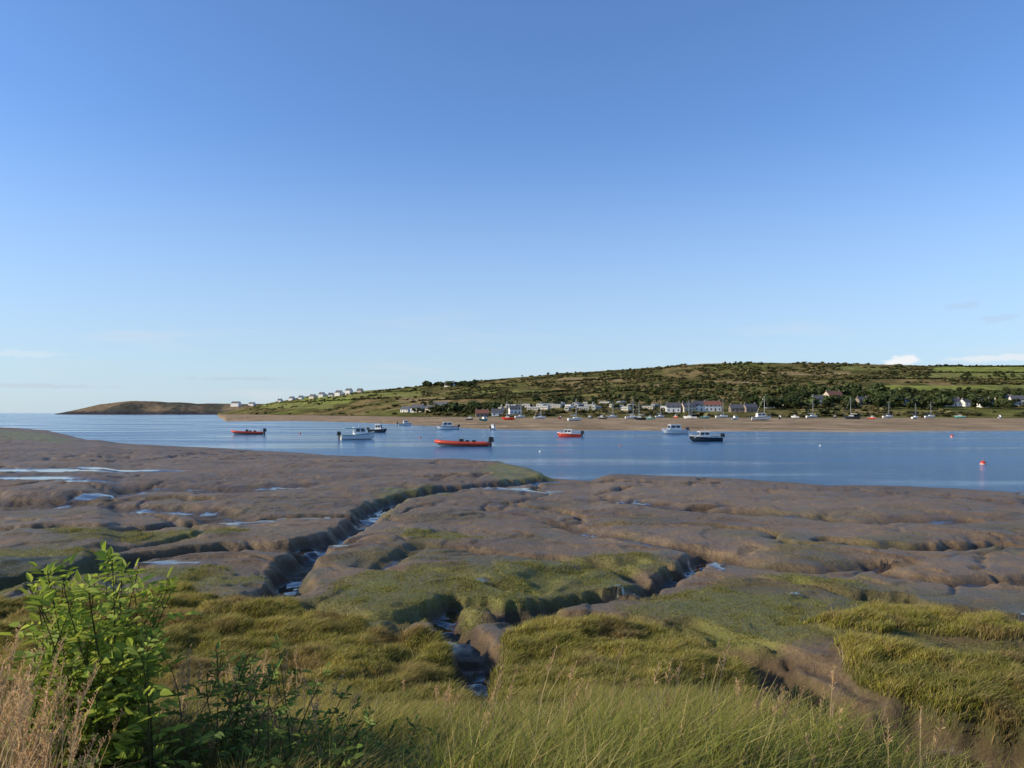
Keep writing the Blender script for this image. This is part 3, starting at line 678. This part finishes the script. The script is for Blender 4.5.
def rib(name,px_,py_,L,rz,m='orange'):
    e=place(name,px_,py_,rz); B=L*.34; r_=L*.034
    P=[];R_=[]
    for sg,seq in ((-1,np.linspace(0,1,12)),(1,np.linspace(1,0,12)[1:])):
        for u in seq:
            b=(B/2-r_)*(1-max(0,(u-.5)/.5)**2.2); P.append((-L/2+L*u*.985,sg*b,.33+r_*.3+.38*u**3)); R_.append(r_*(1 if u>.08 else .55))
    part('inflatable_tubes',*tube(P,R_,12),M[m],e,True)
    hv,hf=hull(L*.93,B*.8,.3,.9,.25,.9,.5); part('hull',hv,hf,M['grey'],e)
    part('rubbing_strake',*tube([(p[0]*1.0,p[1]*(1+.1),p[2]) for p in P],[.045]*len(P),6),M['black'],e)
    part('console',*boxvf(-L*.02,L*.08,-.38,.38,.3,1.15,.1,.05),M['black'],e)
    part('windscreen',[(L*.05,-.36,1.15),(L*.05,.36,1.15),(L*.01,.3,1.6),(L*.01,-.3,1.6)],[(0,1,2,3)],M['glass'],e)
    part('jockey_seats',*merge(*[boxvf(-L*.12-k*1.0,-L*.12-k*1.0+.7,-.22,.22,.3,.95,.08,.04) for k in range(2)]),M['black'],e)
    part('a_frame',*tube([(-L*.42,-B*.3,.5),(-L*.40,-B*.28,1.7),(-L*.40,B*.28,1.7),(-L*.42,B*.3,.5)],.045,6),M['alu'],e)
    part('bow_locker',*boxvf(L*.2,L*.3,-.3,.3,.35,.8,.06,.05),M['red'],e)
    outboard(e,-L*.47,.55,1.35,-.35); outboard(e,-L*.47,.55,1.35,.35)
    return e
def sailboat(name,px_,py_,L,rz,hc='white',z=0,cover='sail'):
    e=place(name,px_,py_,rz,z); B=L*.32; D=L*.11+.1
    part('hull',*hull(L,B,D,.3,.45,.6,.8),M[hc],e)
    part('coachroof',*boxvf(-L*.12,L*.22,-B*.25,B*.25,D*.85,D+.45,.25,.1),M['white'],e)
    part('fin_keel',*boxvf(-.6,.6,-.06,.06,-.9,-.2),M['navy'],e)
    mh=L*1.25; part('mast',*tube([(L*.08,0,D*.8),(L*.08,0,D+mh)],[.075,.05],8),M['alu'],e)
    part('boom',*tube([(L*.08,0,D+1.1),(-L*.34,0,D+1.15)],.05,6),M['alu'],e)
    part('furled_mainsail',*tube([(L*.06,0,D+1.35),(-L*.1,0,D+1.3),(-L*.32,0,D+1.25)],[.17,.13,.07],8),M[cover],e)
    part('rigging',*merge(tube([(L*.49,0,D*1.2),(L*.08,0,D+mh)],.02,4),tube([(-L*.48,0,D),(L*.08,0,D+mh)],.015,4),*[tube([(L*.06,s*B*.45,D),(L*.08,0,D+mh*.85)],.015,4) for s in (-1,1)],tube([(L*.08,-.6,D+mh*.55),(L*.08,.6,D+mh*.55)],.025,4)),M['alu'],e)
    return e
pi=math.pi
rib('rigid_inflatable_boat',463,446.5,8.2,pi+.12)
rib('rigid_inflatable_boat',248,434.5,7.2,pi+.25)
motorboat('cabin_cruiser',358,439.5,6.6,.45,'white','teal',1.3,False,True)
motorboat('motor_boat',378,432.5,5.0,-.3,'navy',None,1.3)
motorboat('motor_boat',405,425.5,5.5,.3,'white','navy',1.2)
motorboat('cabin_cruiser',447,429.5,6.6,pi+.3,'white','navy',1.2,True)
motorboat('motor_boat',493,430,3.6,1.2,'white',None,1.1)
motorboat('motor_boat',569,437,5.0,pi-.2,'red','white',.75)
motorboat('cabin_cruiser',674,434,6.8,pi+.35,'white','white',1.2,True)
motorboat('fishing_boat',705,441.5,5.8,pi+.15,'navy','white',.85)
motorboat('cabin_cruiser',761,421,9,.1,'white','navy',1.6,True,z=.5)
motorboat('motor_boat',735,420,5,.5,'white','navy',.9,z=.3)
for (a,b,L,rz,hc) in [(575,421,7,.4,'white'),(632,419,7.5,.2,'white'),(640,420,6,2.9,'navy'),(612,418,7,.3,'white'),(660,418,7,.5,'white'),(690,419,7,2.8,'white'),(722,418,8,.2,'white'),(763,419,8.5,.0,'white'),(812,418,8,.3,'white'),(852,419,8,2.7,'navy'),(888,418,7,.2,'white'),(930,418,7,.2,'white'),(540,419,6.5,.2,'white'),(508,420,6.5,2.9,'red'),(520,418,7,.5,'white'),(915,419,6,.6,'white')]:
    sailboat('sailing_boat',a,b,L,rz,hc,.4,'sail' if r.random()<.6 else 'white')
for (a,b) in [(590,418.5),(602,419),(650,419.5),(676,418),(705,418.5),(780,419),(795,418),(835,418),(872,419),(960,418),(1000,418.5),(560,419),(470,420),(484,421)]:
    motorboat('beached_boat',a,b,r.uniform(4,6),r.uniform(0,6.28),r.choice(['white','navy','white','teal','red']),'white',r.uniform(.5,1.0),z=.2)
def buoy(px_,py_,m='red',s=1):
    e=place('mooring_buoy',px_,py_,0)
    V=[];F_=[];n=12
    prof=[(.0,-.25),(.25,-.18),(.34,.0),(.34,.12),(.26,.34),(.1,.46),(.0,.48)]
    for (rr,zz) in prof: V+=[(rr*s*math.cos(2*pi*j/n),rr*s*math.sin(2*pi*j/n),zz*s) for j in range(n)]
    for k in range(len(prof)-1):
        for j in range(n): F_.append((k*n+j,k*n+(j+1)%n,(k+1)*n+(j+1)%n,(k+1)*n+j))
    part('float',V,F_,M[m],e,True)
    part('band',*tube([(0,0,.03*s),(0,0,.1*s)],.352*s,12),M['white'],e)
    part('mooring_ring',*tube([(0,0,.46*s),(.07*s,0,.58*s),(0,0,.66*s),(-.07*s,0,.58*s),(0,0,.46*s)],.02*s,5),M['alu'],e)
buoy(983,464.5,'red',.8); buoy(685,433.5,'orange'); buoy(952,437,'red'); buoy(540,452,'white',.4); buoy(620,446,'orange',.4); buoy(300,434,'orange',.8); buoy(820,446,'white',.4); buoy(420,438,'orange',.6)
# ------------------------------------------------------------ sky, sun, camera
el=math.radians(25); az=math.radians(-98)
sv=np.array([math.sin(az)*math.cos(el),math.cos(az)*math.cos(el),math.sin(el)])
w=bpy.data.worlds.new('World'); scene.world=w; w.use_nodes=True; nt=w.node_tree; N=nt.nodes; L=nt.links
bg=N['Background']; sky=N.new('ShaderNodeTexSky'); sky.sky_type='NISHITA'; sky.sun_disc=False; sky.sun_elevation=el; sky.sun_rotation=az
sky.air_density=1.0; sky.dust_density=.4; sky.ozone_density=3.0; sky.altitude=0
tint=N.new('ShaderNodeMix'); tint.data_type='RGBA'; tint.blend_type='MULTIPLY'; tint.inputs[0].default_value=1; tint.inputs[7].default_value=(.84,1.03,1.32,1); L.new(sky.outputs[0],tint.inputs[6])
tc=N.new('ShaderNodeTexCoord'); mp=N.new('ShaderNodeMapping'); mp.inputs['Scale'].default_value=(6,6,46); L.new(tc.outputs['Generated'],mp.inputs[0])
nz=N.new('ShaderNodeTexNoise'); nz.inputs['Scale'].default_value=1; nz.inputs['Detail'].default_value=7; L.new(mp.outputs[0],nz.inputs[0])
rp=N.new('ShaderNodeMapRange'); rp.inputs['From Min'].default_value=.54; rp.inputs['From Max'].default_value=.72; L.new(nz.outputs['Fac'],rp.inputs[0])
sx=N.new('ShaderNodeSeparateXYZ'); L.new(tc.outputs['Generated'],sx.inputs[0])
e1=N.new('ShaderNodeMapRange'); e1.inputs['From Min'].default_value=.15; e1.inputs['From Max'].default_value=.04; e1.inputs['To Max'].default_value=.5; L.new(sx.outputs['Z'],e1.inputs[0])
hz=N.new('ShaderNodeMapRange'); hz.interpolation_type='SMOOTHSTEP'; hz.inputs['From Min'].default_value=.36; hz.inputs['From Max'].default_value=-.02; hz.inputs['To Max'].default_value=.72; L.new(sx.outputs['Z'],hz.inputs[0])
hx=N.new('ShaderNodeMix'); hx.data_type='RGBA'; L.new(hz.outputs[0],hx.inputs[0]); L.new(tint.outputs[2],hx.inputs[6]); hx.inputs[7].default_value=(3.6,4.5,5.3,1)
mu=N.new('ShaderNodeMath'); mu.operation='MULTIPLY'; L.new(rp.outputs[0],mu.inputs[0]); L.new(e1.outputs[0],mu.inputs[1])
mx=N.new('ShaderNodeMix'); mx.data_type='RGBA'; L.new(mu.outputs[0],mx.inputs[0]); L.new(hx.outputs[2],mx.inputs[6]); mx.inputs[7].default_value=(4.7,5.0,5.4,1)
# individual small clouds low over the hill and the sea
prev=mx.outputs[2]
nc2=N.new('ShaderNodeTexNoise'); nc2.inputs['Scale'].default_value=55; nc2.inputs['Detail'].default_value=6
mpc=N.new('ShaderNodeMapping'); mpc.inputs['Scale'].default_value=(1,1,2.2); L.new(tc.outputs['Generated'],mpc.inputs[0]); L.new(mpc.outputs[0],nc2.inputs[0])
for (bx,bz,rx_,rz_,amt,cc) in [(904,361,.020,.0065,.9,(6.2,6.2,6.3)),(1000,358,.055,.004,.7,(5.6,5.8,6.1)),(966,305,.018,.005,.30,(3.2,3.6,4.4)),(1000,318,.016,.005,.25,(3.2,3.6,4.4)),(250,379,.075,.0022,.30,(3.3,3.7,4.5)),(40,386,.09,.003,.35,(3.4,3.8,4.5)),(20,354,.05,.004,.3,(5.6,5.8,6.0))]:
    dv=np.array([(bx-512)/FPX,1,(HY-bz)/FPX]); dv/=np.linalg.norm(dv)
    sb=N.new('ShaderNodeVectorMath'); sb.operation='SUBTRACT'; L.new(tc.outputs['Generated'],sb.inputs[0]); sb.inputs[1].default_value=tuple(dv)
    ml=N.new('ShaderNodeVectorMath'); ml.operation='MULTIPLY'; L.new(sb.outputs[0],ml.inputs[0]); ml.inputs[1].default_value=(1/rx_,1/rx_,1/rz_)
    ln=N.new('ShaderNodeVectorMath'); ln.operation='LENGTH'; L.new(ml.outputs[0],ln.inputs[0])
    ad=N.new('ShaderNodeMath'); ad.operation='MULTIPLY_ADD'; L.new(nc2.outputs['Fac'],ad.inputs[0]); ad.inputs[1].default_value=-2.6; L.new(ln.outputs['Value'],ad.inputs[2])
    rg=N.new('ShaderNodeMapRange'); rg.interpolation_type='SMOOTHSTEP'; rg.inputs['From Min'].default_value=-.15; rg.inputs['From Max'].default_value=-.9; rg.inputs['To Max'].default_value=amt; L.new(ad.outputs[0],rg.inputs[0])
    mc=N.new('ShaderNodeMix'); mc.data_type='RGBA'; L.new(rg.outputs[0],mc.inputs[0]); L.new(prev,mc.inputs[6]); mc.inputs[7].default_value=(*cc,1); prev=mc.outputs[2]
L.new(prev,bg.inputs[0]); bg.inputs[1].default_value=.15
sl=bpy.data.lights.new('sun','SUN'); sl.energy=5.0; sl.angle=math.radians(.5); sl.color=(1,.86,.62)
so=bpy.data.objects.new('sun',sl); scene.collection.objects.link(so)
from mathutils import Vector
so.rotation_euler=Vector(tuple(sv)).to_track_quat('Z','Y').to_euler()
cam=bpy.data.cameras.new('camera'); co=bpy.data.objects.new('camera',cam); scene.collection.objects.link(co)
cam.sensor_width=36; cam.lens=36*FPX/1024; cam.shift_y=29/1024; cam.clip_start=.1; cam.clip_end=120000
co.location=(0,0,CZ); co.rotation_euler=(math.pi/2,0,0); scene.camera=co
scene.view_settings.view_transform='Standard'; scene.view_settings.look='None'; scene.view_settings.exposure=0
